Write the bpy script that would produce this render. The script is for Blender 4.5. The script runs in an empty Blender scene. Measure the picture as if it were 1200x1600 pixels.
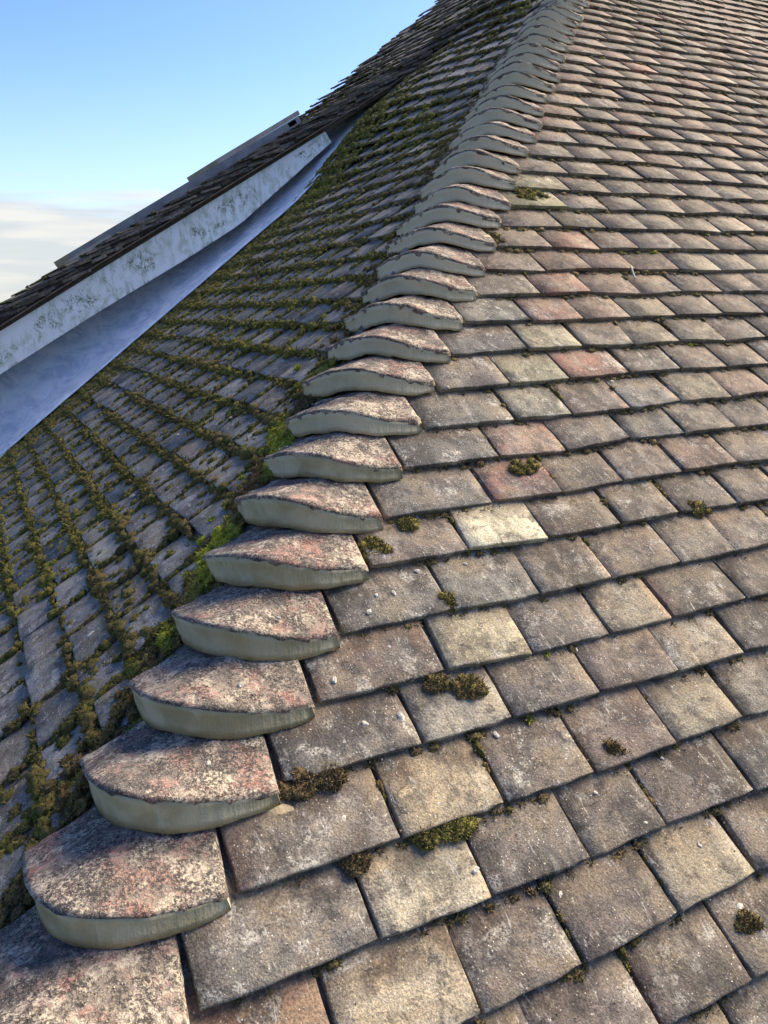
import bpy, math, random
import numpy as np
from mathutils import Matrix, Vector, noise

rnd = random.Random(7)
npr = np.random.default_rng(11)
scene = bpy.context.scene
COL = scene.collection

# ------------------------------------------------------------------ camera
cam_d = bpy.data.cameras.new('camera')
cam = bpy.data.objects.new('camera', cam_d)
COL.objects.link(cam)
RIGHT = Vector((0.89301204, -0.44953514, -0.02115797))
DOWN = Vector((-0.1309406, -0.21456136, -0.96789358))
FWD = Vector((0.43056249, 0.86711106, -0.25046828))
CAM = Vector((-0.18194684, -0.74547873, 0.76294678))
m = Matrix((( RIGHT.x, -DOWN.x, -FWD.x, CAM.x),
            ( RIGHT.y, -DOWN.y, -FWD.y, CAM.y),
            ( RIGHT.z, -DOWN.z, -FWD.z, CAM.z),
            (0, 0, 0, 1)))
cam.matrix_world = m
cam_d.sensor_fit = 'VERTICAL'
cam_d.sensor_height = 36.0
cam_d.sensor_width = 27.0
cam_d.lens = 28.1934
cam_d.clip_start = 0.02
cam_d.clip_end = 6000
scene.camera = cam

# ------------------------------------------------------------------ sky, sun, exposure
SUN_AZ, SUN_EL = math.radians(78), math.radians(38)      # azimuth from +Y towards +X
world = bpy.data.worlds.new('World')
scene.world = world
world.use_nodes = True
wn, wl = world.node_tree.nodes, world.node_tree.links
wn.clear()
w_out = wn.new('ShaderNodeOutputWorld')
w_bg = wn.new('ShaderNodeBackground')
w_bg.inputs['Strength'].default_value = 0.15
sky = wn.new('ShaderNodeTexSky')
sky.sky_type = 'NISHITA'
sky.sun_disc = False
sky.sun_elevation = SUN_EL
sky.sun_rotation = SUN_AZ
sky.air_density = 1.0
sky.dust_density = 0.6
sky.ozone_density = 2.2
# low bank of thin cloud all round the horizon
tc = wn.new('ShaderNodeTexCoord')
sep = wn.new('ShaderNodeSeparateXYZ')
wl.new(tc.outputs['Generated'], sep.inputs[0])
mp = wn.new('ShaderNodeMapping')
mp.inputs['Scale'].default_value = (1.6, 1.6, 16.0)
wl.new(tc.outputs['Generated'], mp.inputs[0])
cn = wn.new('ShaderNodeTexNoise')
cn.inputs['Scale'].default_value = 2.6
cn.inputs['Detail'].default_value = 6
cn.inputs['Roughness'].default_value = 0.55
wl.new(mp.outputs[0], cn.inputs['Vector'])
add = wn.new('ShaderNodeMath'); add.operation = 'MULTIPLY_ADD'
wl.new(cn.outputs['Fac'], add.inputs[0]); add.inputs[1].default_value = -0.11
wl.new(sep.outputs['Z'], add.inputs[2])
cr = wn.new('ShaderNodeMapRange')
cr.inputs['From Min'].default_value = 0.045
cr.inputs['From Max'].default_value = 0.085
cr.inputs['To Min'].default_value = 0.86
cr.inputs['To Max'].default_value = 0.0
cr.interpolation_type = 'SMOOTHSTEP'
wl.new(add.outputs[0], cr.inputs['Value'])
cm = wn.new('ShaderNodeMix'); cm.data_type = 'RGBA'
wl.new(cr.outputs[0], cm.inputs['Factor'])
hs = wn.new('ShaderNodeHueSaturation'); hs.inputs['Saturation'].default_value = 1.25; hs.inputs['Hue'].default_value = 0.516; hs.inputs['Value'].default_value = 0.66
wl.new(sky.outputs[0], hs.inputs['Color'])
cn2 = wn.new('ShaderNodeTexNoise'); cn2.inputs['Scale'].default_value = 4.5; cn2.inputs['Detail'].default_value = 5
wl.new(mp.outputs[0], cn2.inputs['Vector'])
ccol = wn.new('ShaderNodeMix'); ccol.data_type = 'RGBA'
ccr = wn.new('ShaderNodeMapRange'); ccr.inputs['From Min'].default_value = 0.40; ccr.inputs['From Max'].default_value = 0.62
wl.new(cn2.outputs['Fac'], ccr.inputs['Value']); wl.new(ccr.outputs[0], ccol.inputs['Factor'])
ccol.inputs['A'].default_value = (1.85, 1.9, 1.95, 1); ccol.inputs['B'].default_value = (2.45, 2.32, 2.12, 1)
wl.new(ccol.outputs['Result'], cm.inputs['B'])
hz = wn.new('ShaderNodeMapRange'); hz.interpolation_type = 'SMOOTHSTEP'
hz.inputs['From Min'].default_value = 0.05; hz.inputs['From Max'].default_value = 0.28
hz.inputs['To Min'].default_value = 0.45; hz.inputs['To Max'].default_value = 0.0
wl.new(sep.outputs['Z'], hz.inputs['Value'])
hm = wn.new('ShaderNodeMix'); hm.data_type = 'RGBA'
wl.new(hz.outputs[0], hm.inputs['Factor']); wl.new(hs.outputs[0], hm.inputs['A']); hm.inputs['B'].default_value = (1.95, 2.4, 2.85, 1)
wl.new(hm.outputs['Result'], cm.inputs['A'])
wl.new(cm.outputs['Result'], w_bg.inputs['Color'])
wl.new(w_bg.outputs[0], w_out.inputs[0])

sun_d = bpy.data.lights.new('sun', 'SUN')
sun_d.energy = 4.7
sun_d.angle = math.radians(50.0)
sun_d.color = (1.0, 0.84, 0.62)
sun = bpy.data.objects.new('sun', sun_d)
COL.objects.link(sun)
SUN_DIR = Vector((math.cos(SUN_EL) * math.sin(SUN_AZ), math.cos(SUN_EL) * math.cos(SUN_AZ), math.sin(SUN_EL)))
sun.rotation_euler = SUN_DIR.to_track_quat('Z', 'Y').to_euler()
sun.location = SUN_DIR * 30

scene.view_settings.view_transform = 'Standard'
scene.view_settings.look = 'None'
scene.view_settings.exposure = 1.36
scene.view_settings.gamma = 1.0
scene.cycles.max_bounces = 5
scene.cycles.diffuse_bounces = 3
scene.cycles.glossy_bounces = 2
scene.cycles.transmission_bounces = 2

# ------------------------------------------------------------------ geometry constants (metres)
W = 0.168                                   # tile width
HIP = Vector((0.08548957, 0.08479708, 0.06518031))   # hip line, one course
HD = HIP.normalized()
STEP = HIP.length
HN = (Vector((0, 0, 1)) - HD * HD.z).normalized()
PIT = math.radians(37.5481)
GR = 0.10695                                # course gauge, right-hand slope
A_TIP, B_TIP = -0.355555, 0.508866           # bonnet tip line u = A + B v
D = 0.20                                    # reach of a bonnet wing along the course
DL = 0.245
H0 = Vector((A_TIP * W - D, 0, 0))
XR, YR, ZR = Vector((1, 0, 0)), Vector((0, math.cos(PIT), math.sin(PIT))), Vector((0, -math.sin(PIT), math.cos(PIT)))
YL = Vector((HIP.x, 0, HIP.z)).normalized()
XL = Vector((0, -1, 0))
ZL = XL.cross(YL)
GL = Vector((HIP.x, 0, HIP.z)).length
TL = HIP.z / HIP.x
def hip(v): return H0 + HIP * v
def zl(x): return (x - H0.x) * TL

# ------------------------------------------------------------------ materials
def new_mat(name):
    mt = bpy.data.materials.new(name)
    mt.use_nodes = True
    nt = mt.node_tree
    nt.nodes.clear()
    out = nt.nodes.new('ShaderNodeOutputMaterial')
    b = nt.nodes.new('ShaderNodeBsdfPrincipled')
    nt.links.new(b.outputs[0], out.inputs[0])
    return mt, nt, b
class NG:
    """small node-graph helper"""
    def __init__(s, nt): s.nt = nt; s.n = nt.nodes; s.l = nt.links
    def link(s, a, b): s.l.new(a, b)
    def attr(s, name):
        a = s.n.new('ShaderNodeAttribute'); a.attribute_name = name; return a
    def pos(s): return s.n.new('ShaderNodeNewGeometry').outputs['Position']
    def vadd(s, a, b, op='ADD'):
        v = s.n.new('ShaderNodeVectorMath'); v.operation = op
        for i, q in ((0, a), (1, b)):
            if isinstance(q, (tuple, list)): v.inputs[i].default_value = q
            else: s.link(q, v.inputs[i])
        return v.outputs[0]
    def noise(s, vec, scale, detail=4, rough=0.55, dist=0.0):
        t = s.n.new('ShaderNodeTexNoise')
        t.inputs['Scale'].default_value = scale; t.inputs['Detail'].default_value = detail
        t.inputs['Roughness'].default_value = rough; t.inputs['Distortion'].default_value = dist
        s.link(vec, t.inputs['Vector']); return t.outputs['Fac']
    def voro(s, vec, scale, feature='F1'):
        t = s.n.new('ShaderNodeTexVoronoi'); t.feature = feature
        t.inputs['Scale'].default_value = scale
        s.link(vec, t.inputs['Vector']); return t.outputs['Distance']
    def rng(s, val, a, b, c=0.0, d=1.0, smooth=True):
        r = s.n.new('ShaderNodeMapRange')
        r.interpolation_type = 'SMOOTHSTEP' if smooth else 'LINEAR'
        for k, q in (('Value', val), ('From Min', a), ('From Max', b), ('To Min', c), ('To Max', d)):
            if isinstance(q, (int, float)): r.inputs[k].default_value = q
            else: s.link(q, r.inputs[k])
        return r.outputs[0]
    def math(s, op, a, b=0.0):
        r = s.n.new('ShaderNodeMath'); r.operation = op
        for i, q in ((0, a), (1, b)):
            if isinstance(q, (int, float)): r.inputs[i].default_value = q
            else: s.link(q, r.inputs[i])
        return r.outputs[0]
    def mix(s, fac, a, b, mode='MIX'):
        r = s.n.new('ShaderNodeMix'); r.data_type = 'RGBA'; r.blend_type = mode
        for k, q in (('Factor', fac), ('A', a), ('B', b)):
            if isinstance(q, (int, float)): r.inputs[k].default_value = q
            elif isinstance(q, tuple): r.inputs[k].default_value = q if len(q) == 4 else q + (1,)
            else: s.link(q, r.inputs[k])
        return r.outputs['Result']
    def bump(s, bsdf, chain):
        prev = None
        for h, strength, dist in chain:
            b = s.n.new('ShaderNodeBump')
            b.inputs['Strength'].default_value = strength; b.inputs['Distance'].default_value = dist
            s.link(h, b.inputs['Height'])
            if prev: s.link(prev, b.inputs['Normal'])
            prev = b.outputs[0]
        s.link(prev, bsdf.inputs['Normal'])

def tile_material(name, lichen_col, lichen_lo, moss_tint):
    """weathered clay: per-tile colour from the 'tile_col' attribute, patches and grit by position.
    tile_par = (lichen amount, red patch amount, random, 0)"""
    mt, nt, b = new_mat(name); g = NG(nt)
    col = g.attr('tile_col').outputs['Color']
    par = g.attr('tile_par')
    sp = nt.nodes.new('ShaderNodeSeparateColor'); g.link(par.outputs['Color'], sp.inputs[0])
    off = nt.nodes.new('ShaderNodeCombineXYZ')
    g.link(g.math('MULTIPLY', sp.outputs[2], 37.0), off.inputs[0])
    g.link(g.math('MULTIPLY', sp.outputs[2], -19.0), off.inputs[1])
    p = g.vadd(g.pos(), off.outputs[0])
    big = g.noise(p, 10, 3, 0.65, 0.3)
    mid = g.noise(p, 40, 4, 0.7)
    fine = g.noise(p, 300, 2, 0.7)
    c = g.mix(g.rng(big, 0.42, 0.62), col, g.mix(1.0, col, (0.46, 0.45, 0.47), 'MULTIPLY'))
    c = g.mix(g.math('MULTIPLY', g.rng(mid, 0.50, 0.70), 0.6), c, g.mix(1.0, col, (1.55, 1.45, 1.25), 'MULTIPLY'))
    pat = g.noise(g.vadd(p, (7, 3, 1)), 15, 4, 0.72, 0.4)
    # red clay showing through
    red = g.math('MULTIPLY', g.rng(pat, 0.56, 0.40), sp.outputs[1])
    c = g.mix(red, c, (0.33, 0.155, 0.115))
    # ochre dust patches
    c = g.mix(g.math('MULTIPLY', g.rng(big, 0.50, 0.36), 0.45), c, (0.24, 0.185, 0.115))
    # pale crust lichen: blotches and round spots
    spots = g.voro(p, 21)
    spot_m = g.math('MULTIPLY', g.rng(spots, 0.27, 0.17), g.rng(big, 0.50, 0.58))
    li = g.math('MULTIPLY', g.rng(pat, lichen_lo, lichen_lo + 0.10), g.math('ADD', sp.outputs[0], 0.28))
    li = g.math('MAXIMUM', li, g.math('MULTIPLY', spot_m, 0.45))
    li = g.math('MULTIPLY', li, g.rng(fine, 0.34, 0.54))
    c = g.mix(li, c, lichen_col)
    run = g.noise(g.vadd(p, (1.0, 0.13, 0.13), 'MULTIPLY'), 48, 4, 0.7, 0.6)
    c = g.mix(g.math('MULTIPLY', g.rng(run, 0.56, 0.70), 0.42), c, g.mix(1.0, lichen_col, (0.85, 0.85, 0.85), 'MULTIPLY'))
    c = g.mix(g.math('MULTIPLY', g.rng(run, 0.42, 0.30), 0.5), c, (0.07, 0.062, 0.056))
    # black algae
    bl = g.math('MULTIPLY', g.rng(g.noise(g.vadd(p, (1, 5, 8)), 26, 4, 0.75, 0.3), 0.50, 0.66), 0.7)
    c = g.mix(bl, c, (0.045, 0.042, 0.041))
    if moss_tint:
        c = g.mix(g.math('MULTIPLY', g.rng(pat, 0.52, 0.40), moss_tint), c, (0.10, 0.10, 0.045))
    # sandy grain
    c = g.mix(1.0, c, g.mix(g.rng(fine, 0.30, 0.70), (0.66, 0.66, 0.67), (1.34, 1.32, 1.28)), 'MULTIPLY')
    scr = g.noise(g.vadd(p, (1.0, 0.22, 0.22), 'MULTIPLY'), 120, 3, 0.75, 1.0)
    c = g.mix(g.math('MULTIPLY', g.math('MULTIPLY', g.rng(scr, 0.60, 0.68), g.rng(mid, 0.44, 0.56)), 0.6), c, (0.50, 0.48, 0.43))
    c = g.mix(g.math('MULTIPLY', g.rng(g.voro(p, 170), 0.20, 0.10), g.rng(mid, 0.40, 0.60)), c, (0.62, 0.59, 0.52))
    g.link(c, b.inputs['Base Color'])
    b.inputs['Roughness'].default_value = 0.88
    b.inputs['Specular IOR Level'].default_value = 0.25
    g.bump(b, [(mid, 0.4, 0.006), (fine, 0.5, 0.003)])
    return mt

M_TILE_R = tile_material('tile_sunny', (0.40, 0.385, 0.325), 0.56, 0.12)
M_TILE_L = tile_material('tile_shady', (0.34, 0.365, 0.36), 0.57, 0.35)
M_TILE_M = tile_material('tile_far', (0.22, 0.22, 0.19), 0.58, 0.5)

def bonnet_material():
    mt, nt, b = new_mat('bonnet_clay'); g = NG(nt)
    oi = nt.nodes.new('ShaderNodeObjectInfo')
    cx = nt.nodes.new('ShaderNodeCombineXYZ')
    g.link(g.math('MULTIPLY', oi.outputs['Random'], 31.0), cx.inputs[0])
    p = g.vadd(g.pos(), cx.outputs[0])
    n1 = g.noise(p, 11, 5, 0.65, 0.4)
    n2 = g.noise(g.vadd(p, (5, 1, 3)), 17, 6, 0.72, 0.5)
    n3 = g.noise(g.vadd(p, (1, 8, 2)), 30, 6, 0.75, 0.3)
    f1 = g.noise(p, 210, 4, 0.75)
    f2 = g.noise(g.vadd(p, (4, 4, 9)), 190, 3, 0.7)
    grit = g.noise(p, 480, 2, 0.6)
    c = g.mix(g.rng(n1, 0.38, 0.60), (0.13, 0.12, 0.105), (0.26, 0.215, 0.17))
    # pink to brick-red weathering
    c = g.mix(g.math('MULTIPLY', g.rng(n2, 0.47, 0.58), g.rng(f2, 0.34, 0.58)), c, (0.40, 0.235, 0.185))
    c = g.mix(g.math('MULTIPLY', g.rng(n2, 0.57, 0.66), g.rng(f2, 0.36, 0.54)), c, (0.25, 0.105, 0.08))
    # cream lichen
    n4 = g.noise(g.vadd(p, (9, 2, 6)), 17, 5, 0.75, 0.6)
    c = g.mix(g.math('MULTIPLY', g.rng(n4, 0.48, 0.57), g.rng(f1, 0.36, 0.54)), c, (0.52, 0.45, 0.34))
    # white crust
    c = g.mix(g.rng(n4, 0.70, 0.735), c, (0.66, 0.66, 0.62))
    # black speckle
    bl = g.math('MULTIPLY', g.rng(n3, 0.40, 0.54), g.rng(f1, 0.60, 0.47))
    c = g.mix(g.math('MULTIPLY', bl, 0.82), c, (0.03, 0.028, 0.03))
    bl2 = g.rng(g.noise(g.vadd(p, (2, 7, 7)), 110, 4, 0.75), 0.53, 0.63)
    c = g.mix(g.math('MULTIPLY', bl2, 0.7), c, (0.04, 0.036, 0.037))
    c = g.mix(g.math('MULTIPLY', g.rng(grit, 0.58, 0.68), 0.6), c, (0.52, 0.47, 0.39))
    g.link(c, b.inputs['Base Color'])
    b.inputs['Roughness'].default_value = 0.92
    b.inputs['Specular IOR Level'].default_value = 0.2
    g.bump(b, [(n3, 0.6, 0.009), (f1, 0.7, 0.004), (grit, 0.5, 0.0016)])
    return mt
M_BONNET = bonnet_material()

def mortar_material(name='fresh_mortar', dry=0.0):
    mt, nt, b = new_mat(name); g = NG(nt)
    p = g.pos()
    n1 = g.noise(p, 14, 4, 0.6)
    sm = g.vadd(p, (60, 60, 6), 'MULTIPLY')
    st = g.noise(sm, 1.0, 3, 0.6)
    fine = g.noise(p, 300, 2, 0.5)
    c = g.mix(g.rng(n1, 0.35, 0.65), (0.285, 0.252, 0.145), (0.42, 0.378, 0.245))
    c = g.mix(g.math('MULTIPLY', g.rng(st, 0.58, 0.75), 0.35), c, (0.50, 0.48, 0.39))
    # drying, paler mortar away from the wet end
    c = g.mix(g.math('MULTIPLY', g.rng(g.noise(g.vadd(p, (4, 2, 2)), 6, 3, 0.6), 0.5, 0.7), 0.4), c, (0.44, 0.41, 0.32))
    if dry: c = g.mix(dry, c, (0.56, 0.495, 0.36))  # whole fillet mixed towards a paler tone; dry is the share
    g.link(c, b.inputs['Base Color'])
    g.link(g.rng(n1, 0.3, 0.7, 0.5, 0.8), b.inputs['Roughness'])
    b.inputs['Specular IOR Level'].default_value = 0.4
    pit = g.voro(p, 130)
    g.bump(b, [(n1, 0.5, 0.012), (st, 0.7, 0.006), (g.rng(pit, 0.0, 0.16), 0.35, 0.002), (fine, 0.5, 0.002)])
    return mt
M_MORTAR = mortar_material()
M_MORTAR_MID = mortar_material('mid_mortar', 0.4)
M_MORTAR_PALE = mortar_material('pale_mortar', 0.75)

def simple_mat(name, cols, scale, rough=0.9, bump=(0.5, 0.005), metallic=0.0, fine=200):
    mt, nt, b = new_mat(name); g = NG(nt)
    p = g.pos()
    n = g.noise(p, scale, 6, 0.68, 0.3)
    f = g.noise(p, fine, 3, 0.6)
    c = g.mix(g.rng(n, 0.36, 0.64), cols[0], cols[1])
    c = g.mix(1.0, c, g.mix(f, (0.7, 0.7, 0.7), (1.3, 1.3, 1.3)), 'MULTIPLY')
    g.link(c, b.inputs['Base Color'])
    b.inputs['Roughness'].default_value = rough
    b.inputs['Metallic'].default_value = metallic
    g.bump(b, [(n, bump[0], bump[1]), (f, 0.3, 0.0015)])
    return mt
M_DECK = simple_mat('felt_deck', ((0.10, 0.078, 0.055), (0.17, 0.13, 0.09)), 30)
M_OLDMORTAR = simple_mat('old_mortar', ((0.20, 0.185, 0.155), (0.33, 0.305, 0.26)), 40, bump=(0.9, 0.012))
M_VERGE = simple_mat('verge_bedding', ((0.045, 0.035, 0.03), (0.105, 0.085, 0.07)), 34, bump=(1.0, 0.02))
M_CRUMB = simple_mat('mortar_crumb', ((0.44, 0.40, 0.32), (0.60, 0.56, 0.46)), 90)
M_STRAW = simple_mat('dry_straw', ((0.45, 0.42, 0.33), (0.55, 0.52, 0.42)), 90)
M_TAN = simple_mat('tan_mortar', ((0.36, 0.27, 0.15), (0.48, 0.37, 0.22)), 60)
M_UNDER = simple_mat('undercloak', ((0.10, 0.07, 0.05), (0.19, 0.14, 0.10)), 25)
M_GROUND = simple_mat('ground_grass', ((0.05, 0.07, 0.025), (0.09, 0.10, 0.045)), 0.4, fine=4)
M_BRICK = simple_mat('wall_render', ((0.34, 0.22, 0.16), (0.42, 0.29, 0.21)), 5)
M_ALU = simple_mat('panel_frame', ((0.13, 0.14, 0.16), (0.20, 0.21, 0.23)), 8, 0.45, (0.05, 0.001), 0.6)
M_TANFRAME = simple_mat('panel_edge', ((0.25, 0.23, 0.20), (0.34, 0.32, 0.28)), 8, 0.6, (0.05, 0.001))
M_DARKRAIL = simple_mat('panel_rail', ((0.055, 0.065, 0.085), (0.09, 0.10, 0.13)), 8, 0.5, (0.05, 0.001), 0.3)
M_CLIP = simple_mat('white_clip', ((0.6, 0.62, 0.66), (0.7, 0.72, 0.76)), 8, 0.5, (0.05, 0.001))

def glass_mat():
    mt, nt, b = new_mat('panel_glass')
    b.inputs['Base Color'].default_value = (0.02, 0.025, 0.05, 1)
    b.inputs['Roughness'].default_value = 0.12
    return mt
M_GLASS = glass_mat()

def lead_material():
    mt, nt, b = new_mat('lead_sheet'); g = NG(nt)
    p = g.pos()
    n = g.noise(g.vadd(p, (1.0, 1.6, 2.0), 'MULTIPLY'), 5.5, 7, 0.75, 1.0)
    s = g.noise(g.vadd(p, (14, 5, 5), 'MULTIPLY'), 1.0, 5, 0.7, 0.3)
    f = g.noise(p, 60, 4, 0.7)
    c = g.mix(g.rng(n, 0.40, 0.58), (0.50, 0.60, 0.76), (0.74, 0.82, 0.93))  # base tinted blue to carry the sky's reflection in the colour
    c = g.mix(g.math('MULTIPLY', g.rng(s, 0.48, 0.64), 0.75), c, (0.82, 0.87, 0.93))
    c = g.mix(g.math('MULTIPLY', g.rng(f, 0.62, 0.70), 0.5), c, (0.20, 0.23, 0.28))
    g.link(c, b.inputs['Base Color'])
    b.inputs['Metallic'].default_value = 0.12
    g.link(g.rng(n, 0.3, 0.7, 0.42, 0.6), b.inputs['Roughness'])
    g.bump(b, [(n, 0.35, 0.03), (f, 0.2, 0.003)])
    return mt
M_LEAD = lead_material()

def barge_material():
    mt, nt, b = new_mat('barge_paint'); g = NG(nt)
    p = g.pos()
    at = g.attr('across').outputs['Fac']          # 0 at the foot of the board, 1 at its top
    n1 = g.noise(p, 3.0, 5, 0.7, 0.6)
    n2 = g.noise(g.vadd(p, (1, 1, 0.45), 'MULTIPLY'), 26, 6, 0.75, 0.4)
    n3 = g.noise(p, 95, 4, 0.7)
    c = g.mix(g.rng(n1, 0.35, 0.65), (0.86, 0.88, 0.86), (0.90, 0.91, 0.89))
    # pale green bloom, then dark algae growth
    blo = g.math('MULTIPLY', g.rng(n2, 0.42, 0.60), g.rng(g.noise(g.vadd(p, (4, 0, 3)), 2.6, 4, 0.6), 0.42, 0.56))
    c = g.mix(g.math('MULTIPLY', blo, 0.7), c, (0.44, 0.50, 0.33))
    zone = g.math('MULTIPLY', g.rng(at, 0.12, 0.35), g.rng(at, 0.93, 0.72))
    gro = g.math('MULTIPLY', g.rng(g.noise(g.vadd(p, (8, 1, 2)), 4.2, 5, 0.75, 0.8), 0.46, 0.56), g.rng(n3, 0.44, 0.56))
    gro = g.math('MULTIPLY', gro, g.rng(n2, 0.40, 0.54))
    c = g.mix(g.math('MULTIPLY', g.math('MULTIPLY', gro, zone), 0.92), c, (0.13, 0.15, 0.08))
    edge = g.math('MULTIPLY', g.rng(at, 0.10, 0.0), g.rng(n2, 0.5, 0.6))
    c = g.mix(g.math('MULTIPLY', edge, 0.6), c, (0.16, 0.17, 0.11))
    g.link(c, b.inputs['Base Color'])
    b.inputs['Roughness'].default_value = 0.55
    g.bump(b, [(n3, 0.2, 0.002)])
    return mt
M_BARGE = barge_material()

def moss_material():
    mt, nt, b = new_mat('moss'); g = NG(nt)
    col = g.attr('tile_col').outputs['Color']
    p = g.pos()
    f = g.noise(p, 330, 3, 0.7)
    n = g.noise(p, 60, 4, 0.7)
    c = g.mix(1.0, col, g.mix(g.rng(f, 0.3, 0.7), (0.45, 0.45, 0.45), (1.7, 1.65, 1.4)), 'MULTIPLY')
    c = g.mix(g.math('MULTIPLY', g.rng(n, 0.5, 0.68), 0.55), c, (0.15, 0.105, 0.045))
    g.link(c, b.inputs['Base Color'])
    b.inputs['Roughness'].default_value = 1.0
    b.inputs['Specular IOR Level'].default_value = 0.1
    g.bump(b, [(n, 0.6, 0.006), (f, 1.0, 0.006)])
    return mt
M_MOSS = moss_material()

# ------------------------------------------------------------------ object helpers
def set_col(me, name, arr):
    a = me.attributes.new(name, 'FLOAT_COLOR', 'POINT')
    arr = np.asarray(arr, dtype=np.float32)
    if arr.ndim == 1: arr = np.tile(arr, (len(me.vertices), 1))
    a.data.foreach_set('color', arr.ravel())
def mesh(name, V, F, mat, smooth=True):
    me = bpy.data.meshes.new(name)
    me.from_pydata([tuple(v) for v in V], [], F)
    if mat: me.materials.append(mat)
    if smooth: me.polygons.foreach_set('use_smooth', [True] * len(me.polygons))
    me.update()
    return me
def obj(name, me, parent=None, mw=None):
    o = bpy.data.objects.new(name, me)
    COL.objects.link(o)
    if parent is not None: o.parent = parent
    if mw is not None: o.matrix_basis = mw
    return o
def tag(o, label=None, cat=None, group=None, kind=None):
    if label: o['label'] = label
    if cat: o['category'] = cat
    if group: o['group'] = group
    if kind: o['kind'] = kind
    return o
def empty(name, loc=(0, 0, 0)):
    o = bpy.data.objects.new(name, None); COL.objects.link(o); o.location = loc; o.empty_display_size = 0.1
    return o
def box_mesh(name, x0, x1, y0, y1, z0, z1, mat):
    V = [(x, y, z) for x in (x0, x1) for y in (y0, y1) for z in (z0, z1)]
    F = [(0, 1, 3, 2), (4, 6, 7, 5), (0, 4, 5, 1), (2, 3, 7, 6), (0, 2, 6, 4), (1, 5, 7, 3)]
    return mesh(name, V, F, mat, False)
def prism(name, pts, y0, y1, mat):
    """polygon given in x,z extruded along y"""
    n = len(pts)
    V = [(x, y0, z) for x, z in pts] + [(x, y1, z) for x, z in pts]
    F = [tuple(range(n)), tuple(range(2 * n - 1, n - 1, -1))]
    F += [(i, i + n, (i + 1) % n + n, (i + 1) % n) for i in range(n)]
    return mesh(name, V, F, mat, False)
def frame(o, x, y, z):
    return Matrix(((x.x, y.x, z.x, o.x), (x.y, y.y, z.y, o.y), (x.z, y.z, z.z, o.z), (0, 0, 0, 1)))
def smooth01(t):
    t = max(0.0, min(1.0, t)); return t * t * (3 - 2 * t)
def project(p):
    q = p - CAM
    d = q.dot(FWD)
    if d <= 0.02: return None
    return 600 + 1253.04 * q.dot(RIGHT) / d, 800 + 1253.04 * q.dot(DOWN) / d, d

TH = 0.0105                                 # tile thickness
TILT = (TH + 0.0022) / 0.107                # each tile rests on the one below
def tile_geo(w, L, nu, nv, r, rag=0.0019, wob=0.0022, chip=0.0):
    """one plain tile: tail edge at y=0, top face near z=0"""
    xs = [0, 0.018] + [0.018 + 0.964 * (i / (nu - 2)) for i in range(1, nu - 2)] + [0.982, 1.0] if nu > 3 else [i / nu for i in range(nu + 1)]
    ys = ([0, 0.005] + [0.115 * i / (nv - 2) for i in range(1, nv - 1)] + [L]) if nv > 2 else [0, 0.11, L][: nv + 1]
    nx, ny = len(xs), len(ys)
    ox, oy = r.uniform(0, 90), r.uniform(0, 90)
    camb = r.uniform(0.0, 0.0022); tw = r.uniform(-0.0018, 0.0018)
    cl, crr = (r.uniform(0.0, 0.004) if r.random() < 0.8 else r.uniform(0.004, 0.009) for _ in range(2))
    V = []
    for j, y in enumerate(ys):
        for i, fx in enumerate(xs):
            x = fx * w
            n1 = noise.noise((x * 14 + ox, y * 14 + oy, 1.3)); n2 = noise.noise((x * 60 + ox, y * 60 + oy, 5.1))
            z = -y * TILT + wob * n1 + 0.0006 * n2 - camb * (2 * fx - 1) ** 2 + tw * (2 * fx - 1)
            dx = dy = 0.0
            if i in (0, nx - 1):
                z -= 0.0014; dx = (rag * 1.2 * noise.noise((y * 45 + ox, 3.3, i)) + rag * .6 * n2) * (1 if i == 0 else -1) + (rag * .7 if i == 0 else -rag * .7)
            if j == 0:
                z -= 0.0014; dy = rag * 1.5 * noise.noise((x * 40 + ox, 8.8, 0)) + rag * .8 * n2 + rag
                if fx < 0.06: dy += cl * (1 - fx / 0.06)
                if fx > 0.94: dy += crr * (fx - 0.94) / 0.06
            V.append((x + dx, y + dy, z))
    top = len(V)
    F = [(j * nx + i, j * nx + i + 1, (j + 1) * nx + i + 1, (j + 1) * nx + i) for j in range(ny - 1) for i in range(nx - 1)]
    ring = [i for i in range(nx)] + [j * nx + nx - 1 for j in range(1, ny)] + [(ny - 1) * nx + i for i in range(nx - 2, -1, -1)] + [j * nx for j in range(ny - 2, 0, -1)]
    for k in ring:
        x, y, z = V[k]; V.append((x, y + 0.0008, z - TH))
    n = len(ring)
    F += [(ring[k], top + k, top + (k + 1) % n, ring[(k + 1) % n]) for k in range(n)]
    F.append(tuple(top + k for k in range(n - 1, -1, -1)))
    return V, F, len(F) - n - 1

PAL_R = [((0.175, 0.150, 0.125), 30), ((0.200, 0.165, 0.140), 26), ((0.225, 0.190, 0.152), 20), ((0.19, 0.178, 0.158), 10),
         ((0.31, 0.265, 0.195), 7), ((0.25, 0.175, 0.14), 5), ((0.25, 0.225, 0.185), 8)]
PAL_L = [((0.135, 0.14, 0.145), 40), ((0.165, 0.168, 0.168), 30), ((0.21, 0.21, 0.20), 15), ((0.15, 0.135, 0.12), 12)]
PAL_M = [((0.12, 0.108, 0.098), 40), ((0.17, 0.155, 0.136), 40), ((0.23, 0.21, 0.18), 14)]
def pick(pal, r):
    t = r.uniform(0, sum(q for _, q in pal))
    for c, q in pal:
        t -= q
        if t <= 0: break
    k = r.uniform(0.85, 1.17)
    if pal is PAL_R: c = (c[0] * 0.86, c[1] * 0.90, c[2] * 0.90)
    if pal is PAL_L: c = (c[0] * 1.25, c[1] * 1.24, c[2] * 1.18)
    return tuple(x * k for x in c)

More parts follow.
